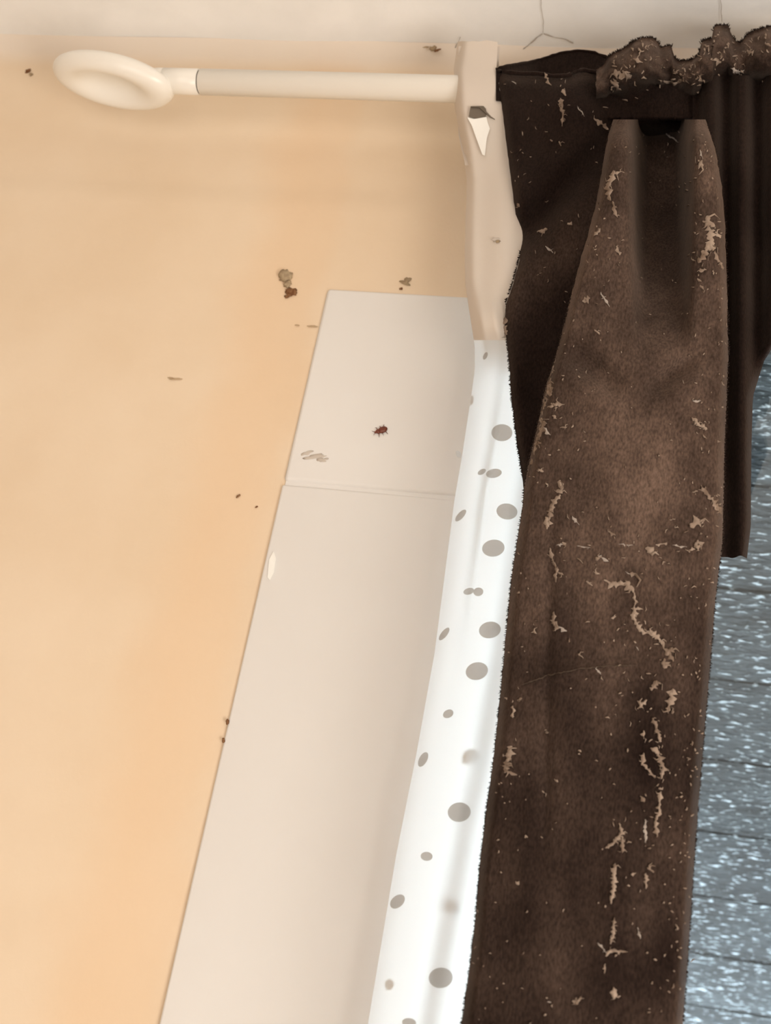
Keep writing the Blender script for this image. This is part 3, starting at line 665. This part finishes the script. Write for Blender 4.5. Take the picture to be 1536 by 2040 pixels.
def fleck(x, y, l, w):
    a = rng.uniform(0, math.pi*2); b = a+rng.uniform(-1.2, 1.2)
    p = [(x, y), (x+l*math.cos(a), y+l*math.sin(a)), (x+l*math.cos(a)+l*.7*math.cos(b), y+l*math.sin(a)+l*.7*math.sin(b))]
    L = []
    for (qx, qy) in p: L.append(P(qx, qy, surf(qx, qy)-w*PXM*0.7-0.0002))
    tube(L, [w*PXM*0.6, w*PXM, w*PXM*0.3], 4, V, Fc)
for _ in range(420):
    y = rng.uniform(250, 2060); L, Rr = lerp_list(PL, y), lerp_list(PR, y)
    if rng.random() < 0.35: x = Rr-abs(rng.gauss(0, 40))-4
    elif rng.random() < 0.3: x = L+abs(rng.gauss(0, 40))+4
    else: x = rng.uniform(L+8, Rr-6)
    fleck(x, y, rng.uniform(1.5, 4.5), rng.uniform(0.9, 2.0))
for _ in range(90):
    x = rng.gauss(1300, 60); y = rng.gauss(1300, 260)
    if 1010 < x < 1400 and y > 1000: fleck(x, y, rng.uniform(2, 7), rng.uniform(0.8, 1.8))
for _ in range(170):
    x = rng.uniform(1196, 1540); t = lerp_list(HT, x); y = t+abs(rng.gauss(0, 45))+3
    if y < 235: fleck(x, y, rng.uniform(2, 7), rng.uniform(1, 3.0))
for _ in range(50):
    x = rng.uniform(1000, 1190); y = rng.uniform(155, 620)
    if x > lerp_list(TL, y)+4: fleck(x, y, rng.uniform(2, 5), rng.uniform(0.6, 1.4))
# fuzz standing off the edges of the pile
def fuzz(x, y, Y, sx):
    p = P(x, y, Y); q = P(x+sx*rng.uniform(1.5, 5), y+rng.uniform(-3, 3), Y); tube([p, q], [0.00035, 0.00012], 3, V, Fc, cap=False)
lf = obj('lint', V, Fc, M['lint'], vel); lf['kind'] = 'stuff'
V, Fc = [], []
for _ in range(1500):
    y = rng.uniform(250, 2040); L, Rr = lerp_list(PL, y), lerp_list(PR, y)
    if rng.random() < .5: fuzz(L+1, y, -0.117, -1)
    else: fuzz(Rr-1, y, -0.117, 1)
for _ in range(420):
    y = rng.uniform(500, 950); fuzz(lerp_list(TL, y)+1, y, -0.078, -1)
for _ in range(700):
    x = rng.uniform(1195, 1540); t = lerp_list(HT, x); p = P(x, t+1, -0.062); q = P(x+rng.uniform(-4, 4), t-rng.uniform(1, 5), -0.062); tube([p, q], [0.0005, 0.0002], 3, V, Fc, cap=False)
fz = obj('pile_fuzz', V, Fc, M['velvet'], vel); fz['kind'] = 'stuff'

# ---------------------------------------------------------------- insect and dirt
def PV(px, py, off=0.0):
    return P(px, py, off)
bc = P(760, 857, -0.0074)
bug = empty('beetle', bc+Vector((0, 0.0010, 0))); tag(bug, 'tiny reddish brown beetle on the white casing block beside the window', 'insect')
ra = Euler((0, math.radians(-28), 0))
def bl(name, dx, rx, ry, rz, material, amp=0.03):
    off = Vector((dx, 0, 0)); off.rotate(ra)
    V, Fc = lump(bc+off, rx, ry, rz, ra, 1, amp, 16, 10); return obj(name, V, Fc, material, bug)
bl('abdomen', 0.0008, 0.0036, 0.0015, 0.0024, M['bug']); bl('thorax', -0.0026, 0.0016, 0.0012, 0.0017, M['bug']); bl('head', -0.0043, 0.0009, 0.0008, 0.0009, M['bug'])
for s in (-1, 1):
    for dx in (-0.0022, 0.0, 0.0022):
        pts = []
        for (a, b, c) in ((dx, 0.0006, s*0.0015), (dx*1.25, -0.0002, s*0.0032), (dx*1.5, 0.0010, s*0.0042)):
            q = Vector((a, b, c)); q.rotate(ra); pts.append(bc+q)
        V, Fc = tube(pts, [0.0003, 0.00025, 0.00015], 6); obj('leg', V, Fc, M['bug'], bug)
    pts = []
    for (a, c) in ((-0.0047, s*0.0004), (-0.0058, s*0.0012), (-0.0064, s*0.0019)):
        q = Vector((a, -0.0002, c)); q.rotate(ra); pts.append(bc+q)
    V, Fc = tube(pts, [0.0002, 0.00016, 0.0001], 6); obj('antenna', V, Fc, M['bug'], bug)

def crumb(name, label, cat, parts, Y=None, Z=None, group=None):
    """parts: (part name, px, py, rx, ry px, angle, material)"""
    f = (lambda x, y: P(x, y, Y(x, y) if callable(Y) else Y)) if Z is None else (lambda x, y: PZ(x, y, Z))
    c = f(parts[0][1], parts[0][2]); e = empty(name, c); tag(e, label, cat, group)
    for k, (pn, px, py, rx, ry, a, mt) in enumerate(parts):
        q = f(px, py); s = 0.00035
        rot = Euler((0, math.radians(-a), 0))
        V, Fc = lump(q, rx*s, min(rx, ry)*s*0.55, ry*s, rot, k+px*0.01, 0.45, 14, 9); obj(pn, V, Fc, mt, e)
    return e
wy = lambda x, y: wall_y(P(x, y, 0).x, P(x, y, 0).z)-0.0008
crumb('insect_husk', 'greyish brown insect husk with dark red crumb stuck on cream wall', 'debris', [('husk', 568, 550, 15, 13, 60, M['husk']), ('husk', 573, 566, 9, 7, 50, M['husk']), ('crumb', 580, 582, 13, 9, -10, M['dirt']), ('crumb', 572, 590, 6, 4, 20, M['dirt'])], wy)
crumb('dirt_crumb', 'olive brown crumb on the wall just above the white casing', 'debris', [('crumb', 812, 558, 9, 5, 50, M['husk']), ('crumb', 806, 563, 12, 3.5, -20, M['husk']), ('crumb', 799, 575, 3.5, 3, 0, M['dirt'])], wy)
crumb('dirt_crumb', 'brown winged crumb near the ceiling left of the sheer curtain heading', 'debris', [('crumb', 863, 96, 9, 7, 20, M['husk']), ('crumb', 872, 100, 8, 3, 35, M['dirt']), ('crumb', 849, 94, 7, 2, 10, M['husk'])], wy)
crumb('dirt_crumb', 'small brown crumb on the wall left of the oval finial', 'debris', [('crumb', 56, 141, 7, 5, 40, M['dirt']), ('crumb', 62, 148, 5, 4, 0, M['husk'])], wy)
crumb('dirt_crumb', 'tiny dark fleck on cream wall left of the casing joint', 'debris', [('crumb', 475, 988, 5, 2.2, 45, M['dirt']), ('crumb', 511, 1010, 3, 1.5, 45, M['dirt'])], wy)
crumb('dirt_crumb', 'grey elongated smudge of dirt on the middle of cream wall', 'debris', [('smear', 350, 755, 13, 1.8, 5, M['tan']), ('smear', 340, 753, 6, 1.5, 0, M['tan'])], wy)
crumb('dirt_crumb', 'short grey streak of dirt touching the left edge of casing block', 'debris', [('smear', 622, 650, 11, 1.8, 2, M['tan']), ('smear', 592, 648, 5, 1.5, 0, M['tan'])], wy)
crumb('dirt_crumb', 'small grey speck on sheer curtain heading near the brown tab', 'debris', [('crumb', 988, 477, 9, 4, 0, M['smudge']), ('crumb', 992, 481, 4, 3, 0, M['husk'])], lambda x, y: sheer_Y(x, y)-0.0008)
crumb('dirt_smudge', 'grey comma shaped smudge on the lower part of casing block', 'debris', [('smear', 630, 910, 24, 5, 14, M['smudge']), ('smear', 612, 903, 14, 4, 25, M['smudge']), ('smear', 642, 916, 12, 5, 8, M['smudge'])], -0.0062)
# flecks along the casing edge
crumb('dirt_crumb', 'dark specks of dirt in the gap at the casing board edge', 'debris', [('crumb', 453, 1438, 3, 5, 10, M['dirt']), ('crumb', 445, 1475, 2.5, 4, 10, M['dirt'])], -0.006)

# cobwebs on the ceiling above the curtain
def web(label, pts, w):
    V, Fc = [], []; p3 = []
    q = []
    for (a, b) in zip(pts, pts[1:]):
        k = max(2, int(math.hypot(b[0]-a[0], b[1]-a[1])/6))
        for i in range(k): q.append((a[0]+(b[0]-a[0])*i/k, a[1]+(b[1]-a[1])*i/k))
    q.append(pts[-1])
    for i, (x, y) in enumerate(q): p3.append(PZ(x+1.5*noise.noise(Vector((i*.5, pts[0][0], 0))), y+1.5*noise.noise(Vector((i*.5, 5, pts[0][1]))), ZC-0.002))
    tube(p3, [0.7*w*PXM*(0.8+0.7*noise.noise(Vector((i*.45, 2, pts[0][0])))) for i in range(len(q))], 6, V, Fc)
    o = obj('cobweb_strand', V, Fc, M['web']); tag(o, label, 'cobweb'); o['group'] = 'cobweb strands on the ceiling'
web('sooty cobweb strand curving from ceiling down toward the brown side tab', [(1028, 118), (1040, 100), (1060, 84), (1080, 67)], 2.4)
web('sooty cobweb strand running right toward the pocket of brown tab', [(1083, 67), (1105, 74), (1128, 78), (1142, 86)], 2.2)
web('thin vertical cobweb strand on ceiling above the brown side tab', [(1077, -20), (1079, 20), (1083, 44), (1082, 66)], 1.2)
web('thin vertical cobweb strand above the tallest ruffle of brown heading', [(1434, -20), (1437, 12), (1438, 44)], 1.3)
web('short dark cobweb strand beside top left of the sheer heading', [(917, 74), (910, 88), (906, 104), (905, 122)], 2.0)
